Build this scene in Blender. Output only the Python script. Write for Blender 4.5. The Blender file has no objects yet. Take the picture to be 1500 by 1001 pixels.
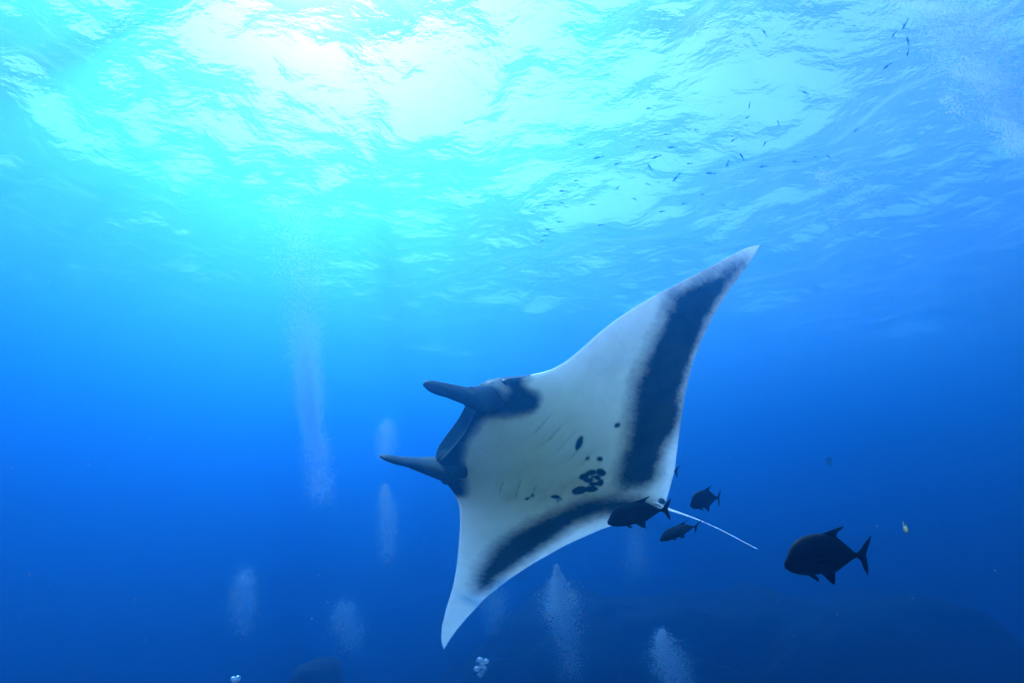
import bpy, bmesh, math, random
import numpy as np
from mathutils import Vector, Matrix, noise

R = math.radians
random.seed(7)
rng = np.random.default_rng(11)
sc = bpy.context.scene
C = sc.collection

# ------------------------------------------------------------------ camera
DEPTH = 7.0                      # metres of water above the lens
PITCH = 20.0
cam_d = bpy.data.cameras.new('camera')
cam_d.sensor_width = 36.0
cam_d.lens = 18.0                # wide lens, 90 degrees across
cam_d.clip_start = 0.05
cam_d.clip_end = 3000.0
cam = bpy.data.objects.new('camera', cam_d)
C.objects.link(cam)
cam.location = (0, 0, -DEPTH)
cam.rotation_euler = (R(90 + PITCH), 0, 0)
sc.camera = cam

# ------------------------------------------------------------------ sky, sun, exposure
SUN_EL, SUN_AZ = 55.0, -28.0     # azimuth clockwise from +Y
sun_vec = Vector((math.sin(R(SUN_AZ)) * math.cos(R(SUN_EL)), math.cos(R(SUN_AZ)) * math.cos(R(SUN_EL)), math.sin(R(SUN_EL))))
world = bpy.data.worlds.new('World')
sc.world = world
world.use_nodes = True
wn = world.node_tree.nodes
wl = world.node_tree.links
wn.clear()
sky = wn.new('ShaderNodeTexSky')
sky.sky_type = 'NISHITA'
sky.sun_disc = False
sky.sun_elevation = R(SUN_EL)
sky.sun_rotation = R(SUN_AZ)
bg = wn.new('ShaderNodeBackground')
bg.inputs['Strength'].default_value = 0.14
wo = wn.new('ShaderNodeOutputWorld')
wl.new(sky.outputs[0], bg.inputs['Color'])
wl.new(bg.outputs[0], wo.inputs['Surface'])

sun_d = bpy.data.lights.new('sun', 'SUN')
sun_d.energy = 5.0
sun_d.angle = R(0.5)
sun_d.color = (1.0, 0.96, 0.9)
sun = bpy.data.objects.new('sun', sun_d)
C.objects.link(sun)
sun.rotation_euler = sun_vec.to_track_quat('Z', 'Y').to_euler()

vs = sc.view_settings
vs.view_transform = 'Standard'
vs.look = 'None'
vs.exposure = 1.65
vs.gamma = 1.0
vs.use_curve_mapping = False

cy = sc.cycles
cy.use_denoising = True
cy.denoiser = 'OPENIMAGEDENOISE'
cy.max_bounces = 6
cy.diffuse_bounces = 2
cy.glossy_bounces = 2
cy.transmission_bounces = 3
cy.volume_bounces = 2
cy.transparent_max_bounces = 24
cy.sample_clamp_indirect = 8.0
cy.use_adaptive_sampling = True
cy.adaptive_threshold = 0.02

# ------------------------------------------------------------------ helpers
PX = 750.0                       # pixels per unit of tangent, photograph 1500 wide
sp, cp = math.sin(R(PITCH)), math.cos(R(PITCH))
CM = Matrix(((1, 0, 0), (0, sp, cp), (0, -cp, sp)))     # camera (right, down, forward) -> world
CAMP = Vector((0, 0, -DEPTH))

def at(px, py, dist):
    """world point seen in direction of photo pixel, dist metres away"""
    d = CM @ Vector(((px - 750) / PX, (py - 500.5) / PX, 1.0))
    return CAMP + d.normalized() * dist

def nodes(name):
    m = bpy.data.materials.new(name)
    m.use_nodes = True
    nt = m.node_tree
    nt.nodes.clear()
    out = nt.nodes.new('ShaderNodeOutputMaterial')
    return m, nt, out

def N(nt, kind, **kw):
    n = nt.nodes.new(kind)
    for k, v in kw.items():
        if hasattr(n, k):
            setattr(n, k, v)
        else:
            n.inputs[k.replace('_', ' ')].default_value = v
    return n

def ramp(nt, src, stops):
    r = nt.nodes.new('ShaderNodeValToRGB')
    e = r.color_ramp.elements
    while len(e) < len(stops):
        e.new(0.5)
    for i, (p, c) in enumerate(stops):
        e[i].position = p
        e[i].color = (c[0], c[1], c[2], 1) if hasattr(c, '__len__') else (c, c, c, 1)
    nt.links.new(src, r.inputs[0])
    return r

def link_mesh(name, me, mat, parent=None, smooth=True):
    if mat is not None and not me.materials:
        me.materials.append(mat)
    if smooth:
        me.polygons.foreach_set('use_smooth', [True] * len(me.polygons))
    o = bpy.data.objects.new(name, me)
    C.objects.link(o)
    if parent is not None:
        o.parent = parent
    return o

def mesh(name, v, f):
    me = bpy.data.meshes.new(name)
    me.from_pydata([tuple(p) for p in v], [], [tuple(q) for q in f])
    me.update()
    return me

def tag(o, label=None, cat=None, group=None, kind=None):
    if label: o['label'] = label
    if cat: o['category'] = cat
    if group: o['group'] = group
    if kind: o['kind'] = kind
    return o

# ------------------------------------------------------------------ materials
def water_surface_material():
    m, nt, out = nodes('water_surface_material')
    L = nt.links
    tc = N(nt, 'ShaderNodeTexCoord')
    mp = N(nt, 'ShaderNodeMapping')
    mp.inputs['Rotation'].default_value = (0, 0, R(25))
    mp.inputs['Scale'].default_value = (1.0, 1.5, 1)
    L.new(tc.outputs['Object'], mp.inputs[0])
    n1 = N(nt, 'ShaderNodeTexNoise', Scale=1.15, Detail=5.0, Roughness=0.55, Distortion=0.2)
    L.new(mp.outputs[0], n1.inputs['Vector'])
    b1 = N(nt, 'ShaderNodeBump', Strength=1.0, Distance=0.15)
    L.new(n1.outputs[0], b1.inputs['Height'])
    fr = N(nt, 'ShaderNodeFresnel', IOR=1.33)
    L.new(b1.outputs[0], fr.inputs['Normal'])
    tr = N(nt, 'ShaderNodeBsdfTransparent')
    rf = N(nt, 'ShaderNodeBsdfTranslucent')
    rf.inputs['Color'].default_value = (0.9, 0.97, 1, 1)
    L.new(b1.outputs[0], rf.inputs['Normal'])
    gl = N(nt, 'ShaderNodeBsdfGlossy', Roughness=0.08)
    L.new(b1.outputs[0], gl.inputs['Normal'])
    mt = N(nt, 'ShaderNodeMixShader')
    L.new(fr.outputs[0], mt.inputs[0])
    L.new(tr.outputs[0], mt.inputs[1])
    L.new(gl.outputs[0], mt.inputs[2])
    mx = N(nt, 'ShaderNodeMixShader')          # translucent share added to lift dark patches and make the sunlit surface glow
    mx.inputs[0].default_value = 0.16
    L.new(mt.outputs[0], mx.inputs[1])
    L.new(rf.outputs[0], mx.inputs[2])
    L.new(mx.outputs[0], out.inputs['Surface'])
    return m

def sea_volume_material():
    m, nt, out = nodes('sea_water_volume')
    # blue water: molecular and fine-particle scattering with absorption ...
    pv = N(nt, 'ShaderNodeVolumePrincipled')
    pv.inputs['Color'].default_value = (0.0003, 0.022, 0.31, 1)
    pv.inputs['Absorption Color'].default_value = (0.001, 0.30, 0.89, 1)
    pv.inputs['Density'].default_value = 0.18
    pv.inputs['Anisotropy'].default_value = 0.75
    # ... and the strongly forward scattering of larger particles, neutral in colour
    p2 = N(nt, 'ShaderNodeVolumePrincipled')
    p2.inputs['Color'].default_value = (0.10, 0.76, 1.0, 1)
    p2.inputs['Absorption Color'].default_value = (1, 1, 1, 1)
    p2.inputs['Density'].default_value = 0.07
    p2.inputs['Anisotropy'].default_value = 0.9
    ad = N(nt, 'ShaderNodeAddShader')
    nt.links.new(pv.outputs[0], ad.inputs[0])
    nt.links.new(p2.outputs[0], ad.inputs[1])
    nt.links.new(ad.outputs[0], out.inputs['Volume'])
    return m

def rock_material():
    m, nt, out = nodes('reef_rock')
    L = nt.links
    tc = N(nt, 'ShaderNodeTexCoord')
    n = N(nt, 'ShaderNodeTexNoise', Scale=0.7, Detail=8.0, Roughness=0.65)
    L.new(tc.outputs['Object'], n.inputs['Vector'])
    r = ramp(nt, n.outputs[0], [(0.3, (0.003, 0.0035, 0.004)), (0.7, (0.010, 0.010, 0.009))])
    p = N(nt, 'ShaderNodeBsdfPrincipled', Roughness=0.9)
    L.new(r.outputs[0], p.inputs['Base Color'])
    b = N(nt, 'ShaderNodeBump', Strength=0.6, Distance=0.3)
    L.new(n.outputs[0], b.inputs['Height'])
    L.new(b.outputs[0], p.inputs['Normal'])
    L.new(p.outputs[0], out.inputs['Surface'])
    return m

def manta_material():
    m, nt, out = nodes('manta_skin')
    L = nt.links
    tc = N(nt, 'ShaderNodeTexCoord')
    a = N(nt, 'ShaderNodeAttribute', attribute_name='dark')
    n = N(nt, 'ShaderNodeTexNoise', Scale=11.0, Detail=7.0, Roughness=0.75)
    L.new(tc.outputs['Object'], n.inputs['Vector'])
    ms = N(nt, 'ShaderNodeMath', operation='MULTIPLY_ADD')
    ms.inputs[1].default_value = 0.6
    ms.inputs[2].default_value = -0.30
    L.new(n.outputs[0], ms.inputs[0])
    ad = N(nt, 'ShaderNodeMath', operation='ADD')
    L.new(a.outputs['Fac'], ad.inputs[0])
    L.new(ms.outputs[0], ad.inputs[1])
    mp = N(nt, 'ShaderNodeMapping')
    mp.inputs['Scale'].default_value = (26, 75, 40)
    L.new(tc.outputs['Object'], mp.inputs[0])
    nf = N(nt, 'ShaderNodeTexNoise', Scale=1.0, Detail=4.0, Roughness=0.7)
    L.new(mp.outputs[0], nf.inputs['Vector'])
    mf = N(nt, 'ShaderNodeMath', operation='MULTIPLY_ADD')
    mf.inputs[1].default_value = 0.32
    mf.inputs[2].default_value = -0.16
    L.new(nf.outputs[0], mf.inputs[0])
    a2 = N(nt, 'ShaderNodeMath', operation='ADD')
    L.new(ad.outputs[0], a2.inputs[0])
    L.new(mf.outputs[0], a2.inputs[1])
    k = ramp(nt, a2.outputs[0], [(0.18, 0.0), (0.45, 0.4), (0.80, 1.0)])
    n2 = N(nt, 'ShaderNodeTexNoise', Scale=3.5, Detail=6.0, Roughness=0.6)
    L.new(tc.outputs['Object'], n2.inputs['Vector'])
    pale = ramp(nt, n2.outputs[0], [(0.28, (0.60, 0.60, 0.38)), (0.5, (0.82, 0.83, 0.54)), (0.7, (0.90, 0.91, 0.60))])
    mix = N(nt, 'ShaderNodeMix', data_type='RGBA')
    L.new(k.outputs[0], mix.inputs['Factor'])
    L.new(pale.outputs[0], mix.inputs['A'])
    n4 = N(nt, 'ShaderNodeTexNoise', Scale=6.0, Detail=6.0, Roughness=0.65)
    L.new(tc.outputs['Object'], n4.inputs['Vector'])
    dk_ = ramp(nt, n4.outputs[0], [(0.35, (0.006, 0.014, 0.010)), (0.62, (0.028, 0.070, 0.050))])
    L.new(dk_.outputs[0], mix.inputs['B'])
    p = N(nt, 'ShaderNodeBsdfPrincipled', Roughness=0.55)
    L.new(mix.outputs['Result'], p.inputs['Base Color'])
    sw = N(nt, 'ShaderNodeMath', operation='MULTIPLY_ADD')
    sw.inputs[1].default_value = -0.33
    sw.inputs[2].default_value = 0.34
    L.new(k.outputs[0], sw.inputs[0])
    L.new(sw.outputs[0], p.inputs['Subsurface Weight'])
    p.inputs['Subsurface Radius'].default_value = (1.0, 0.85, 0.7)
    p.inputs['Subsurface Scale'].default_value = 0.8
    p.inputs['Specular IOR Level'].default_value = 0.06
    n3 = N(nt, 'ShaderNodeTexNoise', Scale=40.0, Detail=4.0)
    L.new(tc.outputs['Object'], n3.inputs['Vector'])
    b = N(nt, 'ShaderNodeBump', Strength=0.45, Distance=0.012)
    L.new(n3.outputs[0], b.inputs['Height'])
    L.new(b.outputs[0], p.inputs['Normal'])
    L.new(p.outputs[0], out.inputs['Surface'])
    return m

def plain(name, col, rough=0.5, noise_scale=30.0, var=0.35, spec=0.4):
    m, nt, out = nodes(name)
    L = nt.links
    tc = N(nt, 'ShaderNodeTexCoord')
    n = N(nt, 'ShaderNodeTexNoise', Scale=noise_scale, Detail=5.0)
    L.new(tc.outputs['Object'], n.inputs['Vector'])
    r = ramp(nt, n.outputs[0], [(0.3, [c * (1 - var) for c in col]), (0.7, [min(1, c * (1 + var)) for c in col])])
    p = N(nt, 'ShaderNodeBsdfPrincipled', Roughness=rough)
    p.inputs['Specular IOR Level'].default_value = spec
    L.new(r.outputs[0], p.inputs['Base Color'])
    L.new(p.outputs[0], out.inputs['Surface'])
    return m

def bubble_material(name, fac, gloss=0.15):
    """thin clear shell of air: lets light through, throws some of it on, mirrors a little"""
    m, nt, out = nodes(name)
    L = nt.links
    t = N(nt, 'ShaderNodeBsdfTranslucent')
    t.inputs['Color'].default_value = (0.95, 0.98, 1.0, 1)
    g = N(nt, 'ShaderNodeBsdfGlossy', Roughness=0.2)
    m1 = N(nt, 'ShaderNodeMixShader')
    m1.inputs[0].default_value = gloss
    L.new(t.outputs[0], m1.inputs[1])
    L.new(g.outputs[0], m1.inputs[2])
    tr = N(nt, 'ShaderNodeBsdfTransparent')
    m2 = N(nt, 'ShaderNodeMixShader')
    m2.inputs[0].default_value = fac
    L.new(tr.outputs[0], m2.inputs[1])
    L.new(m1.outputs[0], m2.inputs[2])
    L.new(m2.outputs[0], out.inputs['Surface'])
    return m

M_SURF = water_surface_material()
M_SEA = sea_volume_material()
M_ROCK = rock_material()
M_MANTA = manta_material()
M_TAIL = plain('manta_tail_skin', (0.55, 0.55, 0.52), 0.6, 60, 0.1)
p_ = [n for n in M_TAIL.node_tree.nodes if n.type == 'BSDF_PRINCIPLED'][0]
p_.inputs['Subsurface Weight'].default_value = 1.0
p_.inputs['Subsurface Radius'].default_value = (1, 0.95, 0.9)
p_.inputs['Subsurface Scale'].default_value = 0.3
M_PELVIC = plain('pelvic_fin_skin', (0.16, 0.18, 0.17), 0.6, 40, 0.2, 0.1)
M_EYE = plain('eye_dark', (0.01, 0.01, 0.012), 0.15, 10, 0.1)
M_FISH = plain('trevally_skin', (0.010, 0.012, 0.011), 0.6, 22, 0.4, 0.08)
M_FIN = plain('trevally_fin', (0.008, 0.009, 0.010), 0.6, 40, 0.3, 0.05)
M_OLIVE = plain('olive_fish_skin', (0.045, 0.055, 0.035), 0.5, 26, 0.5, 0.3)
M_YELLOW = plain('yellow_fish_skin', (0.30, 0.28, 0.07), 0.5, 40, 0.25, 0.3)
M_SMALL = plain('small_fish_skin', (0.07, 0.10, 0.12), 0.5, 20, 0.3, 0.3)
M_BUB = bubble_material('air_bubble', 0.55)
M_FOAM = bubble_material('bubble_foam', 0.4)
M_BUBCLEAR = bubble_material('air_bubble_clear', 0.6, 0.4)
M_SPECK = bubble_material('plankton', 0.6)
M_JELLY, nt_, out_ = nodes('clear_jelly')
t_ = N(nt_, 'ShaderNodeBsdfTransparent'); l_ = N(nt_, 'ShaderNodeBsdfTranslucent'); x_ = N(nt_, 'ShaderNodeMixShader')
l_.inputs['Color'].default_value = (1, 0.98, 0.95, 1)
x_.inputs[0].default_value = 0.35
nt_.links.new(t_.outputs[0], x_.inputs[1]); nt_.links.new(l_.outputs[0], x_.inputs[2]); nt_.links.new(x_.outputs[0], out_.inputs['Surface'])

# ------------------------------------------------------------------ sea surface
def build_surface():
    nr, na = 300, 560
    rr = np.concatenate([[0.0], 1.2 * (np.exp(np.linspace(0, math.log(330 / 1.2), nr)))])
    rr[1:] = np.linspace(0.15, 40, nr + 0)[0:nr] * (1 - np.linspace(0, 1, nr) ** 3) + rr[1:] * np.linspace(0, 1, nr) ** 3
    rr = np.maximum.accumulate(rr)
    ang = np.linspace(0, 2 * math.pi, na, endpoint=False)
    X = np.outer(rr[1:], np.sin(ang))
    Y = np.outer(rr[1:], np.cos(ang))
    Z = np.zeros_like(X)
    spacing = np.gradient(rr)[1:][:, None]
    spacing = np.maximum(spacing, rr[1:, None] * 2 * math.pi / na)
    r2 = np.random.default_rng(5)
    wind = R(55)
    for i in range(46):
        lam = 0.55 * (9.0 / 0.55) ** (i / 45.0)
        th = wind + r2.normal(0, 0.75)
        k = 2 * math.pi / lam
        amp = 0.0092 * lam ** 0.85
        ph = r2.uniform(0, 6.28)
        fade = np.clip((lam / (2.6 * spacing)) - 0.6, 0, 1)
        arg = k * (X * math.cos(th) + Y * math.sin(th)) + ph + 0.7 * np.sin(0.23 * X + 0.31 * Y + i)
        Z += fade * amp * (np.sin(arg) + 0.25 * np.cos(2 * arg))
    v = np.stack([X.ravel(), Y.ravel(), Z.ravel()], 1)
    v = np.vstack([[0, 0, 0], v])
    f = []
    for j in range(na):
        f.append((0, 1 + (j + 1) % na, 1 + j))
    idx = 1 + np.arange(nr * na).reshape(nr, na)
    a = idx[:-1].ravel(); b = np.roll(idx, -1, 1)[:-1].ravel(); c = np.roll(idx, -1, 1)[1:].ravel(); d = idx[1:].ravel()
    f += list(zip(a.tolist(), b.tolist(), c.tolist(), d.tolist()))
    me = mesh('water_surface', v, f)
    if me.polygons[100].normal.z < 0:
        me.flip_normals()
    o = link_mesh('water_surface', me, M_SURF)
    tag(o, kind='structure')
    return float(Z.max())

crest = build_surface()

# ------------------------------------------------------------------ sea bed, seamount
def build_seabed():
    n = 90
    g = np.sign(np.linspace(-1, 1, n)) * np.abs(np.linspace(-1, 1, n)) ** 2 * 360
    v, f = [], []
    for y in g:
        for x in g:
            h = noise.fractal(Vector((x * 0.03, y * 0.03, 2.0)), 0.9, 2.0, 5) * 1.6
            v.append((x, y, -36 + h))
    for j in range(n - 1):
        for i in range(n - 1):
            f.append((j * n + i, j * n + i + 1, (j + 1) * n + i + 1, (j + 1) * n + i))
    tag(link_mesh('seabed', mesh('seabed', v, f), M_ROCK), kind='structure')

def build_mount(name, cx, cy_, rx, ry, top, base, seed, n=150, sharp=2.6):
    v, f = [], []
    for j in range(n):
        for i in range(n):
            u = -1.5 + 3.0 * i / (n - 1)
            w = -1.5 + 3.0 * j / (n - 1)
            x, y = cx + u * rx, cy_ + w * ry
            q = math.hypot(u, w)
            q += 0.22 * noise.fractal(Vector((u * 2.2, w * 2.2, seed)), 0.9, 2.0, 4)
            h = 1.0 / (1.0 + max(q, 0) ** (2 * sharp))
            h = max(0.0, h - 0.03)
            rough = noise.fractal(Vector((x * 0.22, y * 0.22, seed + 3)), 0.8, 2.1, 6)
            ridge = noise.ridged_multi_fractal(Vector((x * 0.12, y * 0.12, seed + 9)), 0.9, 2.0, 5, 1.0, 2.0) - 1.0
            v.append((x, y, base + (top - base) * h * (1 + 0.018 * rough + 0.006 * ridge) + 0.2 * rough))
    for j in range(n - 1):
        for i in range(n - 1):
            f.append((j * n + i, j * n + i + 1, (j + 1) * n + i + 1, (j + 1) * n + i))
    tag(link_mesh(name, mesh(name, v, f), M_ROCK), kind='structure')

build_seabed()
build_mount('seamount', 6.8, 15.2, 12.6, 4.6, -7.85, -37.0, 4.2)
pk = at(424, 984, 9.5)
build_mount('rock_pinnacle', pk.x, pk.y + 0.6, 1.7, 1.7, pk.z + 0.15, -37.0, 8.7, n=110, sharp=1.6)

# ------------------------------------------------------------------ manta ray
# pose: local x forward, y towards the raised wing, z to the back; unit = disc length 1.4 m
S = 1.4
MR = Matrix(((-0.791, 0.518, -0.326), (-0.417, -0.846, -0.333), (-0.448, -0.127, 0.885)))
q_ = Vector((0.56146519, 0.3336915, -2.55542105))
MR = Matrix.Rotation(q_.length, 3, q_.normalized())
MT = Vector((-0.25482432, 0.5604376, 3.22590635)) * (S / 1.8)
FLU, FLL = -0.0086, 0.2195
MRi = MR.transposed()

def mid(y):
    return (FLU if y > 0 else FLL) * (abs(y) / 1.12) ** 2

LE = np.array([  # leading edge (y, x)
    (-1.134, -0.609), (-1.06, -0.545), (-0.951, -0.475), (-0.824, -0.413), (-0.684, -0.354), (-0.564, -0.294), (-0.457, -0.233),
    (-0.359, -0.176), (-0.29, -0.128), (-0.245, -0.075), (-0.215, -0.01), (-0.18, 0.045), (-0.13, 0.068), (-0.07, 0.062), (0, 0.055),
    (0.07, 0.062), (0.13, 0.068), (0.18, 0.045), (0.225, -0.015), (0.255, -0.07), (0.285, -0.108), (0.322, -0.150), (0.373, -0.180),
    (0.435, -0.203), (0.512, -0.229), (0.585, -0.259), (0.664, -0.301), (0.741, -0.348), (0.81, -0.398), (0.885, -0.450),
    (0.96, -0.503), (1.037, -0.555), (1.085, -0.592), (1.112, -0.628)])
TE = np.array([
    (-1.134, -0.609), (-1.05, -0.580), (-0.961, -0.557), (-0.854, -0.540), (-0.694, -0.532), (-0.558, -0.560), (-0.453, -0.600),
    (-0.317, -0.677), (-0.199, -0.775), (-0.105, -0.880), (-0.05, -0.965), (0, -1.005), (0.03, -1.008), (0.085, -0.985), (0.178, -0.941), (0.291, -0.866),
    (0.399, -0.794), (0.505, -0.731), (0.61, -0.679), (0.716, -0.647), (0.801, -0.632), (0.897, -0.627), (0.981, -0.631),
    (1.058, -0.634), (1.112, -0.628)])

def dense(P, w):
    y = np.linspace(P[0, 0], P[-1, 0], 2400)
    x = np.interp(y, P[:, 0], P[:, 1])
    k = np.exp(-0.5 * (np.arange(-3 * w, 3 * w + 1) / w) ** 2)
    k /= k.sum()
    xs = np.convolve(np.pad(x, 3 * w, mode='reflect', reflect_type='odd'), k, mode='valid')
    return y, xs
YL, XL = dense(LE, 14)
YT, XT = dense(TE, 16)
def le(y): return np.interp(y, YL, XL)
def te(y): return np.interp(y, YT, XT)

def prof(t, e):
    p = np.power(np.clip(t, 0, 1), e) * np.power(np.clip(1 - t, 0, 1), 1.25)
    tm = e / (e + 1.25)
    return p / (tm ** e * (1 - tm) ** 1.25)

def half(t, y):
    """(dorsal, ventral) half thickness at chord fraction t and span y"""
    ay = np.abs(y)
    chord = np.maximum(le(y) - te(y), 1e-4)
    wing = 0.052 * np.power(np.clip(1 - ay / 1.14, 0, 1), 0.55) * np.minimum(1, chord / 0.45) * prof(t, 0.55) + 0.0015
    body = np.exp(-np.power(ay / 0.245, 2.6))
    hd = 0.078 * body * prof(t, 0.36)
    hv = 0.05 * body * prof(t, 0.34)
    xx = le(y) - chord * t
    hd = hd + 0.034 * np.exp(-np.power((xx + 0.03) / 0.13, 2) - np.power(ay / 0.19, 4)) * np.clip(t / 0.06, 0, 1)
    edge = np.clip(t / 0.01, 0, 1) * np.clip((1 - t) / 0.01, 0, 1)
    tip = np.clip((1.138 - ay) / 0.03, 0.1, 1)
    return (wing * 0.75 + hd) * edge * tip + 0.0004, (wing * 0.45 + hv) * edge * tip + 0.0004

def to_local(px, py, lift=1.0, dorsal=False):
    """photo pixel -> point on the belly (local units)"""
    d = MRi @ Vector(((px - 750) / PX, (py - 500.5) / PX, 1.0))
    o = -(MRi @ MT)
    def g(t):
        q = (o + d * t) / S
        a, b = float(le(q.y)), float(te(q.y))
        tt = min(1, max(0, (a - q.x) / max(a - b, 1e-3)))
        h = half(np.array(tt), np.array(q.y))
        return q.z - (mid(q.y) - lift * float(h[1]))
    lo, hi = 1.2, 5.0
    t = 1.6
    prev = g(t)
    while t < hi:
        t2 = t + 0.03
        cur = g(t2)
        if prev * cur <= 0:
            lo, up = t, t2
            for _ in range(30):
                m_ = 0.5 * (lo + up)
                if g(lo) * g(m_) <= 0: up = m_
                else: lo = m_
            q = (o + d * lo) / S
            return (q.x, q.y)
        prev, t = cur, t2
    q = (o + d * 3.5) / S
    return (q.x, q.y)

def sdf_poly(px, py, poly):
    """signed distance, positive inside"""
    P = np.array(poly)
    dmin = np.full(px.shape, 1e9)
    inside = np.zeros(px.shape, bool)
    n = len(P)
    for i in range(n):
        a, b = P[i], P[(i + 1) % n]
        e = b - a
        wx, wy = px - a[0], py - a[1]
        t = np.clip((wx * e[0] + wy * e[1]) / (e @ e + 1e-12), 0, 1)
        dx, dy = wx - e[0] * t, wy - e[1] * t
        dmin = np.minimum(dmin, dx * dx + dy * dy)
        c1 = (a[1] <= py) & (b[1] > py); c2 = (b[1] <= py) & (a[1] > py)
        cr = e[0] * wy - e[1] * wx
        inside ^= (c1 & (cr > 0)) | (c2 & (cr < 0))
    d = np.sqrt(dmin)
    return np.where(inside, d, -d)

def ell(cx, cy_, a, b, ang, n=12):
    c, s = math.cos(R(ang)), math.sin(R(ang))
    return [(cx + a * math.cos(k * 2 * math.pi / n) * c - b * math.sin(k * 2 * math.pi / n) * s,
             cy_ + a * math.cos(k * 2 * math.pi / n) * s + b * math.sin(k * 2 * math.pi / n) * c) for k in range(n)]

def chaikin(P, n=2):
    for _ in range(n):
        Q = []
        for i in range(len(P)):
            a, b = P[i], P[(i + 1) % len(P)]
            Q += [(0.75 * a[0] + 0.25 * b[0], 0.75 * a[1] + 0.25 * b[1]), (0.25 * a[0] + 0.75 * b[0], 0.25 * a[1] + 0.75 * b[1])]
        P = Q
    return P

MARKS = [  # outline of each dark belly marking in photograph pixels, softness
    ([(984, 424), (1010, 412), (1040, 398), (1068, 385), (1090, 378), (1090, 394), (1074, 418), (1056, 445), (1042, 470), (1027, 502), (1014, 540), (1005, 575), (998, 610), (992, 636), (980, 650), (970, 668), (968, 692), (960, 710), (936, 718), (906, 716), (902, 700), (908, 680), (918, 652), (921, 622), (922, 590), (930, 556), (946, 520), (962, 486), (974, 452)], 0.08),
    ([(694, 862), (700, 832), (728, 794), (772, 768), (818, 747), (862, 729), (906, 724), (945, 728), (960, 740), (930, 748), (900, 752), (868, 758), (836, 772), (808, 797), (776, 818), (744, 840), (716, 862), (700, 870)], 0.075),
    ([(620, 730), (600, 640), (700, 545), (760, 535), (782, 548), (764, 560), (772, 570), (790, 577), (791, 590), (783, 604), (756, 609), (722, 610), (704, 617), (693, 633), (682, 655), (676, 682), (680, 706), (684, 726), (660, 730)], 0.03),
    (ell(848, 649, 11.5, 4, -62), 0.007), (ell(904, 623, 5, 3.5, -30), 0.007),
    (ell(861, 672, 4.5, 4.5, 0), 0.007), (ell(879, 673, 5, 3.5, 0), 0.007),
    (ell(855, 698, 7.8, 4.6, -12), 0.006), (ell(866, 692, 8.5, 3.8, -10), 0.006), (ell(880, 692, 7.8, 5.4, 20), 0.006), (ell(862, 704, 7.8, 3.8, 5), 0.006),
    (ell(875, 700, 5.9, 3.5, 30), 0.006), (ell(880, 708, 5.9, 4.6, -50), 0.006), (ell(870, 710, 7.8, 3.2, -5), 0.006), (ell(868, 699, 3.9, 2.2, 0), 0.006),
    (ell(849, 719, 11.7, 5.7, -14), 0.006), (ell(865, 717, 11.7, 4.3, -4), 0.006),
    (ell(776, 729, 8, 3, -12), 0.008), (ell(814, 728, 7, 2.6, -5), 0.008), (ell(820, 733, 5, 2.2, 0), 0.008),
]
PALE = [([(702, 577), (712, 562), (728, 556), (740, 560), (748, 572), (744, 586), (728, 592), (714, 588)], 0.02, 0.75),
]

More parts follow.
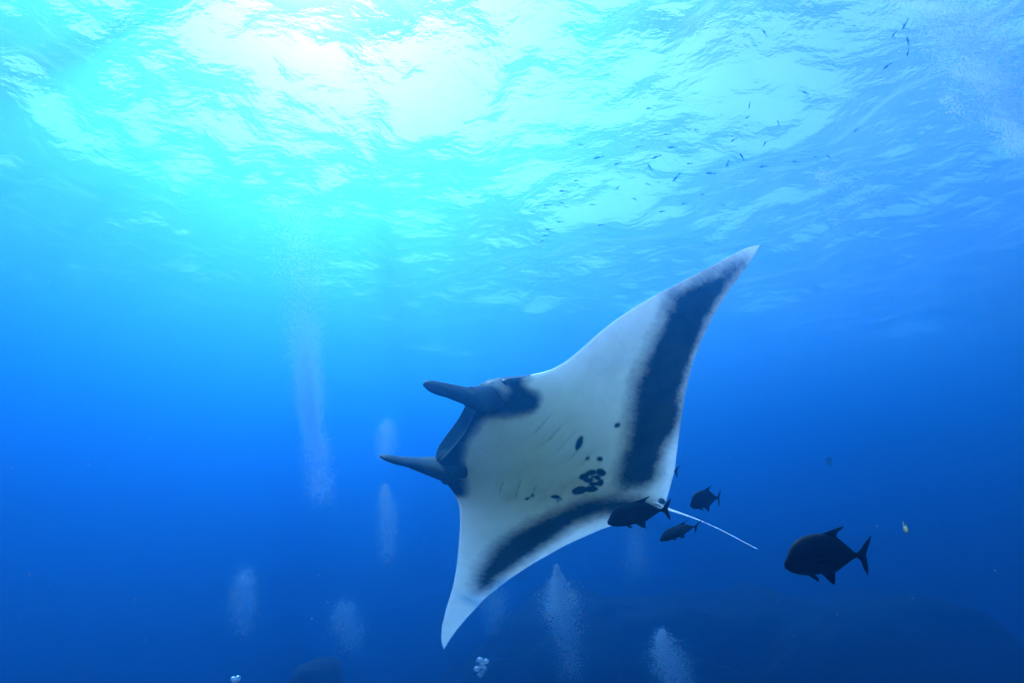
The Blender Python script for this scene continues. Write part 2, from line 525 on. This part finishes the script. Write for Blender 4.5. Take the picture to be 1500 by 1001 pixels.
def build_manta():
    root = bpy.data.objects.new('manta_ray', None)
    C.objects.link(root)
    Wm = CM @ MR
    root.matrix_world = Matrix.Translation(CAMP + CM @ MT) @ Wm.to_4x4() @ Matrix.Scale(S, 4)
    ns, nc = 420, 230
    u = np.linspace(0, 1, ns)
    ys = -1.134 + (1.112 + 1.134) * (0.5 - 0.5 * np.cos(math.pi * u)) * 0.5 + (1.112 + 1.134) * u * 0.5
    t = 0.5 - 0.5 * np.cos(math.pi * np.linspace(0, 1, nc))
    Yg, Tg = np.meshgrid(ys, t, indexing='ij')
    A, B = le(Yg), te(Yg)
    Xg = A - (A - B) * Tg
    hd, hv = half(Tg, Yg)
    md = np.where(Yg > 0, FLU, FLL) * (np.abs(Yg) / 1.12) ** 2
    ay = np.abs(Yg)
    # gill slits pressed into the belly, five a side
    groove = np.zeros_like(Xg)
    for i in range(5):
        xc = -0.20 - 0.066 * i
        for s in (-1, 1):
            yc = s * (0.135 - 0.012 * i)
            dx = (Xg - xc) + 0.35 * (np.abs(Yg) - abs(yc))
            dy = (Yg - yc)
            groove += np.exp(-(dx / 0.010) ** 2 - (dy / 0.055) ** 4) * 0.013
            groove -= np.exp(-((dx - 0.018) / 0.012) ** 2 - (dy / 0.055) ** 4) * 0.008
    wr = np.zeros_like(Xg)
    for i in range(0, ns):
        pass
    wr = 0.0030 * np.sin(31 * Xg + 9 * np.sin(5 * Yg)) * np.exp(-(ay / 0.3) ** 2) * np.clip((0.0 - Xg) / 0.1, 0, 1) * np.clip(Tg * (1 - Tg) * 6, 0, 1)
    zt = md + hd
    zb = md - hv + groove + wr
    # mouth: the front edge between the lobes is drawn inwards
    mask = np.exp(-np.power(ay / 0.135, 6))
    Xt = Xg - 0.03 * mask * np.exp(-(Tg / 0.010) ** 2)
    Xb = Xg - 0.03 * mask * np.exp(-(Tg / 0.010) ** 2)
    top = np.stack([Xt, Yg, zt], -1)
    bot = np.stack([Xb, Yg, zb], -1)
    loop = np.concatenate([top, bot[:, ::-1][:, 1:-1]], 1)
    L = loop.shape[1]
    v = loop.reshape(-1, 3)
    idx = np.arange(ns * L).reshape(ns, L)
    a = idx[:-1].ravel(); b = idx[1:].ravel()
    nx = np.roll(idx, -1, 1)
    c = nx[1:].ravel(); d = nx[:-1].ravel()
    faces = list(zip(a.tolist(), b.tolist(), c.tolist(), d.tolist()))
    faces.append(tuple(idx[0].tolist()))
    faces.append(tuple(idx[-1][::-1].tolist()))
    # markings
    dark = np.zeros((ns, L))
    dark[:, :nc] = 1.0                                     # the back is charcoal
    rimmask = (Tg < 0.02) | (Tg > 0.985)
    dt = dark[:, :nc]
    # pale shoulder bars on the back
    for s in (-1, 1):
        sh = sdf_poly(Xg, Yg, [(-0.22, s * 0.10), (-0.16, s * 0.30), (-0.24, s * 0.52), (-0.32, s * 0.50), (-0.30, s * 0.28), (-0.34, s * 0.10)])
        dt[...] = np.minimum(dt, 1 - np.clip(0.5 + sh / 0.05, 0, 1))
    dt[...] = np.where((Tg < 0.03) & (ay > 0.27), 0.0, dt)
    dt[...] = np.where(ay > 1.06, 0.1, dt)
    bx, by = Xg[:, ::-1][:, 1:-1], Yg[:, ::-1][:, 1:-1]
    bd = np.zeros_like(bx)
    for poly, soft in MARKS:
        lp = chaikin([to_local(*p) for p in poly])
        sd = sdf_poly(bx, by, lp)
        bd = np.maximum(bd, np.clip(0.5 + 0.5 * sd / soft, 0, 1))
    for poly, soft, k in PALE:
        lp = [to_local(*p) for p in poly]
        sd = sdf_poly(bx, by, lp)
        bd = bd * (1 - k * np.clip(0.5 + 0.5 * sd / soft, 0, 1))
    gs = np.zeros_like(bx)
    for i in range(5):                                     # the open slits themselves are dark lines
        xc = -0.20 - 0.066 * i
        for s in (-1, 1):
            yc = s * (0.135 - 0.012 * i)
            dx = (bx - xc) + 0.35 * (np.abs(by) - abs(yc))
            gs = np.maximum(gs, np.exp(-(dx / 0.007) ** 2 - ((by - yc) / 0.05) ** 4))
    bd = np.maximum(bd, 0.40 * gs)
    dark[:, nc:] = bd
    dk = dark.ravel().tolist()
    v = v.tolist()
    # cephalic lobes grow out of the head corners: rolled paddles, part of the one body
    def lobe(path, rad, flat, side):
        base = len(v)
        m_ = 20
        pts = [Vector(p) for p in path]
        for i, p in enumerate(pts):
            tg = (pts[min(i + 1, len(pts) - 1)] - pts[max(i - 1, 0)]).normalized()
            up = Vector((0.1, 0.25 * side, 1.0))
            up = (up - tg * up.dot(tg)).normalized()
            sd_ = tg.cross(up)
            for k in range(m_):
                th = 2 * math.pi * k / m_
                q = p + up * (math.cos(th) * rad[i]) + sd_ * (math.sin(th) * flat[i])
                v.append(tuple(q))
                dk.append(1.0)
        n_ = len(pts)
        for i in range(n_ - 1):
            for k in range(m_):
                k2 = (k + 1) % m_
                faces.append((base + i * m_ + k, base + (i + 1) * m_ + k, base + (i + 1) * m_ + k2, base + i * m_ + k2))
        faces.append(tuple(base + k for k in range(m_)))
        faces.append(tuple(base + (n_ - 1) * m_ + k for k in reversed(range(m_))))
    def ray_at_y(px, py, y):
        d = MRi @ Vector(((px - 750) / PX, (py - 500.5) / PX, 1.0))
        o = -(MRi @ MT)
        t_ = (y * S - o.y) / d.y
        return (o + d * t_) / S
    def spline(P, n_):
        out = []
        P = [np.array(p) for p in P]
        P = [2 * P[0] - P[1]] + P + [2 * P[-1] - P[-2]]
        seg = len(P) - 3
        for i in range(n_):
            s_ = i / (n_ - 1) * seg
            k = min(int(s_), seg - 1)
            x = s_ - k
            p0, p1, p2, p3 = P[k:k + 4]
            out.append(0.5 * ((2 * p1) + (-p0 + p2) * x + (2 * p0 - 5 * p1 + 4 * p2 - p3) * x * x + (-p0 + 3 * p1 - 3 * p2 + p3) * x ** 3))
        return out
    nl = 34
    def prof_l(n_, r0, r1, r2):
        o_ = []
        for i in range(n_):
            s_ = i / (n_ - 1)
            r_ = np.interp(s_, [0, 0.42, 0.80, 1.0], [r0, r1, r2, r2 * 0.9])
            if s_ > 0.86:
                r_ *= math.sqrt(max(1 - ((s_ - 0.86) / 0.14) ** 2, 0.02))
            o_.append(r_)
        return o_
    upper = [Vector((-0.05, 0.15, 0.0)), Vector((-0.01, 0.155, -0.010)), ray_at_y(700, 585, 0.156), ray_at_y(678, 579, 0.15), ray_at_y(650, 571, 0.142), ray_at_y(620, 565, 0.135)]
    lower = [Vector((-0.035, -0.14, 0.0)), Vector((0.0, -0.155, -0.004)), ray_at_y(646, 688, -0.172), ray_at_y(622, 684, -0.175), ray_at_y(592, 677, -0.168), ray_at_y(557, 670, -0.16)]
    print('lobes', [tuple(round(c_, 3) for c_ in p) for p in upper], [tuple(round(c_, 3) for c_ in p) for p in lower])
    lobe(spline(upper, nl), prof_l(nl, 0.036, 0.050, 0.033), prof_l(nl, 0.018, 0.017, 0.010), 1)
    lobe(spline(lower, nl), prof_l(nl, 0.078, 0.104, 0.034), prof_l(nl, 0.032, 0.028, 0.011), -1)
    me = mesh('manta_body', v, faces)
    at_ = me.attributes.new('dark', 'FLOAT', 'POINT')
    at_.data.foreach_set('value', np.array(dk, dtype=np.float32))
    bm = bmesh.new(); bm.from_mesh(me)
    bmesh.ops.recalc_face_normals(bm, faces=bm.faces)
    bm.to_mesh(me); bm.free()
    link_mesh('body', me, M_MANTA, root)
    # whip tail
    tv, tf = [], []
    n_, m_ = 46, 8
    for i in range(n_):
        s_ = i / (n_ - 1)
        x = -0.96 - 0.80 * s_
        z = 0.004 + 0.012 * math.sin(s_ * 2.6)
        r_ = 0.008 * (1 - s_) ** 5 + 0.0020 * (1 - s_ * 0.4)
        r_ *= 1 + 0.08 * (i % 2)
        for k in range(m_):
            th = 2 * math.pi * k / m_
            tv.append((x, 0.012 * math.sin(s_ * 4) + r_ * math.cos(th), z + r_ * math.sin(th)))
    for i in range(n_ - 1):
        for k in range(m_):
            tf.append((i * m_ + k, i * m_ + (k + 1) % m_, (i + 1) * m_ + (k + 1) % m_, (i + 1) * m_ + k))
    tf.append(tuple(range(m_))[::-1]); tf.append(tuple((n_ - 1) * m_ + k for k in range(m_)))
    o = link_mesh('tail', mesh('manta_tail', tv, tf), M_TAIL, root)
    # small dorsal fin and pelvic fins at the tail root
    def plate(name, outline, thick, mat, parent, axis):
        pv_, pf_ = [], []
        n2 = len(outline)
        cx = sum(p[0] for p in outline) / n2; cyy = sum(p[1] for p in outline) / n2
        for sgn in (-1, 1):
            for p in outline:
                q = (p[0], sgn * thick * 0.25, p[1]) if axis == 'y' else (p[0], p[1], sgn * thick * 0.25)
                pv_.append(q)
        for sgn in (-1, 1):
            pv_.append((cx, sgn * thick, cyy) if axis == 'y' else (cx, cyy, sgn * thick))
        for i in range(n2):
            j = (i + 1) % n2
            pf_.append((i, j, n2 + j, n2 + i))
            pf_.append((j, i, 2 * n2)); pf_.append((n2 + i, n2 + j, 2 * n2 + 1))
        return link_mesh(name, mesh(name, pv_, pf_), mat, parent)
    plate('dorsal_fin', [(-0.90, 0.02), (-0.95, 0.055), (-1.03, 0.075), (-1.04, 0.06), (-1.01, 0.012)], 0.008, M_FIN, root, 'y')
    for s in (-1, 1):
        o = plate('pelvic_fin', [(-0.93, 0.01), (-0.95, 0.055), (-1.0, 0.06), (-1.03, 0.04), (-1.02, 0.012)], 0.005, M_PELVIC, root, 'z')
        o.scale = (0.6, s * 0.55, 0.8); o.location = (-0.39, 0.012, 0.004)
    # eyes on the sides of the head
    for s in (-1, 1):
        bm = bmesh.new()
        bmesh.ops.create_uvsphere(bm, u_segments=20, v_segments=14, radius=0.017)
        me = bpy.data.meshes.new('manta_eye'); bm.to_mesh(me); bm.free()
        e = link_mesh('eye', me, M_EYE, root)
        e.location = (-0.012, s * 0.203, -0.008)
    tag(root, 'large manta ray banking with white spotted belly and raised wing', 'manta ray')
    return root

build_manta()

# ------------------------------------------------------------------ fish
def profile_body(top, bot, width, nst=30, seg=22, wmax=0.13):
    """lofted fish body along -x; snout at x=0, peduncle at x=-1"""
    v, f = [], []
    ts = 0.5 - 0.5 * np.cos(np.linspace(0.06, math.pi, nst))
    tx, tz = zip(*top); bx, bz = zip(*bot); wx, wz = zip(*width)
    def sm(x, X, Z):
        return float(np.mean([np.interp(x + o, X, Z) for o in (-0.03, -0.015, 0, 0.015, 0.03)]))
    for s in ts:
        a, b, w = sm(s, tx, tz), sm(s, bx, bz), sm(s, wx, wz)
        c, h = (a + b) / 2, (a - b) / 2
        for k in range(seg):
            th = 2 * math.pi * k / seg
            cy_ = math.cos(th); sy = math.sin(th)
            v.append((-s, w * np.sign(sy) * abs(sy) ** 0.9, c + h * np.sign(cy_) * abs(cy_) ** 0.95))
    for i in range(nst - 1):
        for k in range(seg):
            f.append((i * seg + k, i * seg + (k + 1) % seg, (i + 1) * seg + (k + 1) % seg, (i + 1) * seg + k))
    f.append(tuple(range(seg))[::-1]); f.append(tuple((nst - 1) * seg + k for k in range(seg)))
    return mesh('fish_body', v, f)

def fin_mesh(name, outline, thick=0.008):
    """flat fin of some thickness in the x-z plane, thin at the rim"""
    v, f = [], []
    n = len(outline)
    cx = sum(p[0] for p in outline) / n; cz = sum(p[1] for p in outline) / n
    for s in (-1, 1):
        for p in outline: v.append((p[0], s * thick * 0.2, p[1]))
    for s in (-1, 1): v.append((cx, s * thick, cz))
    for i in range(n):
        j = (i + 1) % n
        f += [(i, j, n + j, n + i), (j, i, 2 * n), (n + i, n + j, 2 * n + 1)]
    return mesh(name, v, f)

TREV = dict(
    top=[(0, 0.03), (0.05, 0.13), (0.145, 0.27), (0.265, 0.325), (0.465, 0.345), (0.6, 0.32), (0.715, 0.245), (0.815, 0.15), (0.93, 0.045), (1.0, 0.03)],
    bot=[(0, -0.02), (0.065, -0.085), (0.165, -0.125), (0.315, -0.155), (0.455, -0.150), (0.54, -0.160), (0.665, -0.144), (0.815, -0.08), (0.93, -0.028), (1.0, -0.02)],
    wid=[(0, 0.012), (0.08, 0.055), (0.25, 0.105), (0.45, 0.115), (0.7, 0.075), (0.9, 0.025), (1.0, 0.018)])
FB = profile_body(TREV['top'], TREV['bot'], TREV['wid'])
F_DORSAL = fin_mesh('dorsal_fin', [(-0.50, 0.33), (-0.58, 0.345), (-0.68, 0.365), (-0.83, 0.392), (-0.80, 0.36), (-0.74, 0.325), (-0.715, 0.285), (-0.74, 0.235), (-0.66, 0.26), (-0.55, 0.30)])
F_DORSAL2 = fin_mesh('second_dorsal_fin', [(-0.70, 0.245), (-0.745, 0.245), (-0.83, 0.16), (-0.92, 0.07), (-0.94, 0.045), (-0.9, 0.05), (-0.8, 0.15)], 0.005)
F_ANAL = fin_mesh('anal_fin', [(-0.44, -0.13), (-0.50, -0.19), (-0.57, -0.275), (-0.63, -0.325), (-0.645, -0.27), (-0.625, -0.19), (-0.67, -0.155), (-0.78, -0.105), (-0.9, -0.045), (-0.8, -0.07), (-0.6, -0.12)])
F_TAIL = fin_mesh('tail_fin', [(-0.97, 0.028), (-1.03, 0.07), (-1.10, 0.15), (-1.185, 0.225), (-1.17, 0.17), (-1.12, 0.06), (-1.09, 0.0), (-1.10, -0.08), (-1.105, -0.18), (-1.09, -0.275), (-1.05, -0.19), (-1.02, -0.08), (-0.97, -0.025)], 0.012)
F_PECT = fin_mesh('pectoral_fin', [(0, 0.02), (-0.09, 0.03), (-0.20, 0.0), (-0.29, -0.05), (-0.20, -0.035), (-0.09, -0.025), (0, -0.015)], 0.006)
F_PELV = fin_mesh('pelvic_fin', [(0, 0.01), (-0.03, -0.04), (-0.09, -0.085), (-0.10, -0.05), (-0.07, 0.0)], 0.006)

def eye_mesh(r):
    bm = bmesh.new()
    bmesh.ops.create_uvsphere(bm, u_segments=12, v_segments=8, radius=r)
    me = bpy.data.meshes.new('fish_eye'); bm.to_mesh(me); bm.free()
    return me
E_FISH = eye_mesh(0.022)

def frame(fwd_img, up_img, yaw):
    """object axes from directions in the camera's right/up plane, turned yaw towards the viewer"""
    f = Vector((fwd_img[0], -fwd_img[1], 0)).normalized() * math.cos(yaw) + Vector((0, 0, -1)) * math.sin(yaw)
    f = f.normalized()
    u = Vector((up_img[0], -up_img[1], 0))
    u = (u - f * u.dot(f)).normalized()
    f, u = CM @ f, CM @ u
    s = u.cross(f)
    return Matrix((f, s, u)).transposed()

def trevally(px, py, dist, length, tilt, yaw, roll, label, mats=(None, None), zs=1.0, tail_swing=0, tail_drop=0, name='trevally'):
    """px,py: where the middle of the body is seen; tilt: nose-up angle in the picture"""
    root = bpy.data.objects.new(name, None)
    C.objects.link(root)
    fm, fi = mats[0] or M_FISH, mats[1] or M_FIN
    a = R(180 - tilt)
    B = frame((math.cos(a), math.sin(a)), (math.sin(R(tilt + roll)), math.cos(R(tilt + roll))), R(yaw))
    sc_ = length / 1.12
    P = at(px, py, dist)
    root.matrix_world = Matrix.Translation(P - B @ Vector((-0.52, 0, 0.08)) * sc_) @ B.to_4x4() @ Matrix.Diagonal((sc_, sc_, sc_ * zs, 1))
    def part(nm, me, mat):
        me2 = me
        if me.materials and me.materials[0] != mat:
            me2 = me.copy(); me2.materials.clear()
        return link_mesh(nm, me2, mat, root)
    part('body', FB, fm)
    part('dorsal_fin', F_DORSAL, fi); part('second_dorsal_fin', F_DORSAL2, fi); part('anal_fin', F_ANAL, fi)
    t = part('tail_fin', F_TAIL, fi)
    Mt = Matrix.Translation((-0.97, 0, 0)) @ Matrix.Rotation(R(tail_swing), 4, 'Z') @ Matrix.Rotation(R(tail_drop), 4, 'Y') @ Matrix.Translation((0.97, 0, 0))
    t.matrix_local = Mt
    for s in (-1, 1):
        p = part('pectoral_fin', F_PECT, fi)
        p.location = (-0.27, s * 0.100, 0.05); p.rotation_euler = (R(s * 12), R(14), R(-s * 12))
        q = part('pelvic_fin', F_PELV, fi)
        q.location = (-0.30, s * 0.028, -0.145); q.rotation_euler = (R(s * 14), 0, 0)
        e = part('eye', E_FISH, M_EYE)
        e.location = (-0.105, s * 0.055, 0.095)
    tag(root, label, 'fish', 'trevally trailing the manta')
    return root

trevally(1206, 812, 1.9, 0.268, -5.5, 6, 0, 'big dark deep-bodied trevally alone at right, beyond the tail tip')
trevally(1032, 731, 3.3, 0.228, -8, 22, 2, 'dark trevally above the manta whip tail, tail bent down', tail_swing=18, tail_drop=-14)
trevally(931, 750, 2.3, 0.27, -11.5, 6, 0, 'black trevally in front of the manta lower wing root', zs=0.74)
trevally(993, 776, 2.8, 0.235, -14, 18, 0, 'slender olive fish just under the manta tail base', mats=(M_OLIVE, M_FIN), zs=0.52, tail_swing=14, tail_drop=-30, name='olive_fish')
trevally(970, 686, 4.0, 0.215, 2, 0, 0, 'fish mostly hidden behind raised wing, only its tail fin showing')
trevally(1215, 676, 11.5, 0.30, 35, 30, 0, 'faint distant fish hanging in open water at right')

# tiny yellow fish, head-on
def small_fish_mesh():
    me = profile_body([(0, 0.01), (0.15, 0.09), (0.4, 0.12), (0.7, 0.08), (1, 0.02)], [(0, -0.01), (0.15, -0.07), (0.4, -0.11), (0.7, -0.07), (1, -0.02)],
                      [(0, 0.01), (0.2, 0.055), (0.45, 0.065), (0.8, 0.03), (1, 0.012)], nst=12, seg=10)
    bm = bmesh.new(); bm.from_mesh(me)
    t = [(-0.97, 0.02), (-1.2, 0.14), (-1.13, 0.0), (-1.2, -0.14), (-0.97, -0.02)]
    d = [(-0.35, 0.11), (-0.52, 0.17), (-0.66, 0.08)]
    for o in (t, d):
        va = [bm.verts.new((p[0], -0.008, p[1])) for p in o]; vb = [bm.verts.new((p[0], 0.008, p[1])) for p in o]
        bm.faces.new(va[::-1]); bm.faces.new(vb)
        n = len(o)
        for i in range(n):
            bm.faces.new((va[i], va[(i + 1) % n], vb[(i + 1) % n], vb[i]))
    bmesh.ops.recalc_face_normals(bm, faces=bm.faces)
    bm.to_mesh(me); bm.free()
    return me
SF = small_fish_mesh()
SFY = SF.copy()
B = frame((-1, 0.1), (0, 1), R(62))
o = link_mesh('yellow_fish', SFY, M_YELLOW)
o.matrix_world = Matrix.Translation(at(1330, 780, 2.6)) @ B.to_4x4() @ Matrix.Diagonal((0.075, 0.11, 0.13, 1))
tag(o, 'tiny yellow fish to the right of the big trevally', 'fish')

SCHOOL = [(1120, 48, 65, 9), (1326, 36, 70, 10), (1310, 50, 50, 8), (1330, 61, 75, 9), (1330, 77, 80, 7), (1300, 97, 40, 8), (1180, 136, 10, 9), (1098, 154, 85, 7),
          (951, 159, 15, 10), (1120, 211, 120, 8), (985, 216, -5, 11), (877, 231, 10, 14), (1087, 230, 70, 12), (1066, 240, 60, 11), (1041, 254, 0, 12), (1118, 244, -10, 9),
          (991, 260, 50, 13), (962, 230, 20, 11), (952, 246, 60, 11), (825, 280, 0, 11), (802, 300, 5, 10), (824, 298, 10, 8), (1165, 237, -8, 7), (1214, 230, -20, 8),
          (804, 336, 0, 10), (800, 345, 8, 10), (795, 353, 30, 9), (950, 270, 10, 8), (977, 197, 0, 8), (851, 212, 5, 8), (781, 310, 0, 7), (1002, 299, 5, 8),
          (1095, 172, 40, 6), (1160, 250, -30, 6), (1195, 230, 10, 6), (905, 275, 45, 9), (930, 292, 12, 8), (868, 300, -8, 7), (1030, 285, 15, 8), (845, 265, 5, 8), (1075, 205, 30, 8), (1010, 240, 10, 8), (905, 240, -10, 9), (1060, 300, 20, 7), (880, 330, 10, 8), (1140, 180, 60, 7), (1020, 190, 0, 7), (935, 215, 15, 8), (820, 325, -6, 8), (1255, 190, 40, 7), (970, 310, 5, 8)]
for i, (px, py, ang, ln) in enumerate(SCHOOL):
    o = bpy.data.objects.new('small_fish', SF)
    if not SF.materials: SF.materials.append(M_SMALL)
    C.objects.link(o)
    dist = random.uniform(5.4, 7.0)
    dv = (at(px, py, 1.0) - CAMP)
    dist = min(dist, 0.86 * DEPTH / max(dv.z, 0.2))
    L_ = ln * dist / PX * 1.15
    fw = (-math.cos(R(ang)), -math.sin(R(ang)) * (1 if i % 3 else -1))
    up = (-fw[1], fw[0]) if fw[0] > 0 else (fw[1], -fw[0])
    B = frame(fw, up, R(random.uniform(-25, 25)))
    o.matrix_world = Matrix.Translation(at(px, py, dist)) @ B.to_4x4() @ Matrix.Diagonal((L_ / 1.2, L_ / 1.2, L_ / 1.2, 1)) @ Matrix.Translation((0.6, 0, 0))
    if i in (1, 2, 3, 4, 5):
        lab = 'tiny dark fish in the cluster beside the bubble cloud, upper right'
    elif i == 0:
        lab = 'lone tiny dark fish near the upper edge, right of the sun glow'
    elif px < 830:
        lab = 'tiny dark fish at the left end of the scattered school under the surface'
    elif px > 1140:
        lab = 'tiny dark fish at the right end of the scattered school under the surface'
    else:
        where = ['far left of', 'well left of', 'slightly left of', 'straight above'][min(3, max(0, int((px - 830) / 80)))]
        lab = 'tiny dark fish in %s part of school, %s the raised wing tip' % ('upper' if py < 235 else 'lower', where)
    tag(o, lab, 'fish', 'tiny fish, ' + lab.split(' fish ')[1])

# ------------------------------------------------------------------ bubbles
ICO = bmesh.new()
bmesh.ops.create_icosphere(ICO, subdivisions=1, radius=1.0)
ICO_V = np.array([v.co[:] for v in ICO.verts]); ICO_F = np.array([[v.index for v in f.verts] for f in ICO.faces])
ICO.free()

def sphere_cloud(name, pts, rad, mat):
    n = len(pts)
    nv = len(ICO_V)
    sq = 1 + rng.normal(0, 0.12, (n, 3))
    V = (pts[:, None, :] + ICO_V[None] * rad[:, None, None] * sq[:, None, :]).reshape(-1, 3)
    F = (ICO_F[None] + (np.arange(n) * nv)[:, None, None]).reshape(-1, 3)
    me = bpy.data.meshes.new(name)
    me.vertices.add(len(V)); me.vertices.foreach_set('co', V.ravel())
    me.loops.add(F.size); me.loops.foreach_set('vertex_index', F.ravel())
    me.polygons.add(len(F)); me.polygons.foreach_set('loop_start', np.arange(0, F.size, 3)); me.polygons.foreach_set('loop_total', np.full(len(F), 3))
    me.update(); me.validate()
    return link_mesh(name, me, mat)

def plume(path, dist, n, rmin, rmax, label, mat=None, name='bubble_plume'):
    if name == 'bubble_plume':
        n, dist, rmin, rmax = n * 11, dist * 0.85, rmin * 0.65, rmax * 0.8
    """path: (px, py, width px, weight) down the plume, in the plane dist away, as deep as it is wide"""
    P = np.array(path, float)
    seg = np.hypot(np.diff(P[:, 0]), np.diff(P[:, 1])) * 0.5 * (P[1:, 3] + P[:-1, 3])
    cum = np.concatenate([[0], np.cumsum(seg)]) / seg.sum()
    out = []
    for _ in range(n):
        u = rng.random()
        k = min(np.searchsorted(cum, u) - 1, len(P) - 2); k = max(k, 0)
        s = (u - cum[k]) / max(cum[k + 1] - cum[k], 1e-9)
        q = P[k] * (1 - s) + P[k + 1] * s
        w = q[2] * 0.36
        # clumps: bubbles rise in puffs
        px = q[0] + rng.normal(0, w); py = q[1] + rng.normal(0, min(w, 9))
        d = dist + rng.normal(0, w * dist / PX)
        out.append(at(px, py, d)[:])
    pts = np.array(out)
    pts[:, 2] = np.minimum(pts[:, 2], -0.25)
    rad = rng.uniform(rmin, rmax, n) * rng.choice([0.6, 1.0, 1.3], n)
    o = sphere_cloud(name, pts, rad, mat or M_BUB)
    tag(o, label, 'bubbles', 'plumes of diver bubbles', kind='stuff')
    return o

plume([(440, 300, 60, .5), (446, 400, 55, .6), (446, 470, 44, .8), (450, 540, 30, 1.4), (453, 580, 30, 1.6), (456, 620, 20, 1.0), (466, 670, 30, .9), (470, 730, 34, .25)], 13, 3200, 0.005, 0.010, 'tall faint column of rising bubbles left of the manta')
plume([(566, 620, 14, 1), (566, 645, 24, 1.5), (564, 668, 20, .6)], 13, 260, 0.005, 0.010, 'small bubble puff above the lower head lobe')
plume([(563, 712, 6, .5), (566, 735, 18, 1.6), (568, 760, 22, 1.2), (568, 790, 22, .7), (568, 820, 20, .2)], 13, 420, 0.005, 0.010, 'slim bubble plume below the lower head lobe')
plume([(360, 840, 22, .9), (357, 870, 30, 1.6), (355, 895, 30, 1.0), (355, 925, 24, .25)], 14, 420, 0.005, 0.010, 'oval bubble plume at lower left')
plume([(505, 885, 20, .8), (503, 910, 34, 1.6), (512, 930, 34, 1.0), (515, 950, 30, .2)], 14, 420, 0.005, 0.010, 'wide bubble puff low down, left of the wing tip')
plume([(726, 868, 30, .7), (722, 885, 30, 1.3), (724, 905, 24, .8), (722, 925, 20, .4)], 14, 300, 0.005, 0.010, 'bubble plume beside the lower wing trailing edge')
plume([(815, 828, 4, .2), (816, 850, 12, .8), (820, 872, 36, 2.0), (822, 900, 38, 1.5), (830, 930, 30, .5), (838, 990, 26, .25)], 12, 900, 0.005, 0.010, 'brightest bubble plume under the manta, over the dark reef')
plume([(968, 925, 6, .7), (972, 945, 24, 1.4), (980, 968, 38, 1.4), (992, 998, 36, .7), (1000, 1020, 34, .4)], 12, 520, 0.005, 0.010, 'slanting bubble plume at the bottom edge over the dark reef')
plume([(932, 768, 30, .8), (932, 800, 30, .8), (934, 840, 30, .3)], 15, 240, 0.005, 0.010, 'very faint bubble column under the manta tail')
# foam from a diver or a wave near the surface, upper right
plume([(1330, -40, 90, 1.2), (1385, 20, 110, 1.5), (1420, 70, 100, 1.4), (1450, 120, 80, 1.2), (1480, 170, 60, 1.0), (1510, 225, 50, .8)], 9.0, 30000, 0.003, 0.0075, 'broad cloud of bubbles in the upper right corner', M_FOAM, name='bubble_cloud')
plume([(1200, 250, 16, 1), (1212, 285, 22, 1), (1226, 332, 12, .5)], 10.5, 360, 0.005, 0.011, 'thin wisp of bubbles near the surface, right of the wing tip', name='bubble_wisp')
plume([(1212, 262, 20, .8), (1250, 280, 30, 1), (1288, 300, 22, .6)], 10.5, 420, 0.005, 0.011, 'ragged bubble wisp slanting right near the surface', name='bubble_wisp')
plume([(1380, 138, 16, 1), (1398, 152, 24, 1), (1412, 168, 16, .6)], 9.5, 260, 0.005, 0.011, 'small bubble puff below the bubble cloud', name='bubble_wisp')

def one_bubble(px, py, dist, r, label, group, flat=0.8, mat=None):
    bm = bmesh.new()
    bmesh.ops.create_icosphere(bm, subdivisions=3, radius=1.0)
    sd = random.random() * 50
    for v in bm.verts:
        v.co *= 1 + 0.18 * noise.noise(v.co * 1.3 + Vector((sd, 0, 0)))
        if v.co.z < 0: v.co.z *= 0.55
    me = bpy.data.meshes.new('bubble'); bm.to_mesh(me); bm.free()
    o = link_mesh('bubble', me, mat or M_BUBCLEAR)
    o.matrix_world = Matrix.Translation(at(px, py, dist)) @ Matrix.Rotation(random.uniform(-.4, .4), 4, 'Y') @ Matrix.Diagonal((r, r, r * flat, 1))
    tag(o, label, 'bubble', group)
for px, py, r, w in [(703, 968, 5, 'topmost'), (712, 970, 4.5, 'upper right'), (706, 976, 4, 'middle'), (699, 981, 4.5, 'leftmost'), (709, 980, 4, 'lower right'), (703, 990, 3.5, 'lowest'), (707, 986, 3, 'smallest')]:
    one_bubble(px, py, 5.0, r * 5.0 / PX, w + ' bubble of the bright cluster below the lower wing tip', 'bubbles below the wing tip')
for px, py, r, w in [(342, 995, 3.5, 'left'), (348, 994, 3.5, 'right'), (345, 999, 4, 'lowest')]:
    one_bubble(px, py, 5.0, r * 5.0 / PX, w + ' air bubble of the cluster at the bottom edge, lower left', 'bubbles at the bottom edge')
one_bubble(733, 113, 2.0, 7.5 * 2.0 / PX, 'single pale round bubble drifting under the sun glow', 'lone bubble', 1.0, M_JELLY)

# drifting specks
pts = []
for _ in range(70):
    px, py = rng.uniform(0, 1500), rng.uniform(250, 1000)
    pts.append(at(px, py, rng.uniform(1.6, 6.0))[:])
for px, py, d in [(1186, 767, 2), (1285, 771, 2), (52, 489, 2), (64, 154, 2), (222, 643, 2), (1140, 880, 2.5)]:
    pts.append(at(px, py, d)[:])
pts = np.array(pts)
dd = np.linalg.norm(pts - np.array(CAMP), axis=1)
o = sphere_cloud('marine_snow', pts, dd / PX * rng.uniform(0.3, 0.8, len(pts)), M_SPECK)
tag(o, 'pale specks of plankton drifting through the water', 'plankton', kind='stuff')

# ------------------------------------------------------------------ the water itself: one even volume round everything
bm = bmesh.new()
bmesh.ops.create_cube(bm, size=1.0)
for v in bm.verts:
    v.co = Vector((v.co.x * 800, v.co.y * 800, (crest + 0.3) if v.co.z > 0 else -41.0))
me = bpy.data.meshes.new('haze'); bm.to_mesh(me); bm.free()
o = link_mesh('haze', me, M_SEA, smooth=False)
tag(o, 'clear blue sea water filling the whole scene', 'sea water', kind='stuff')
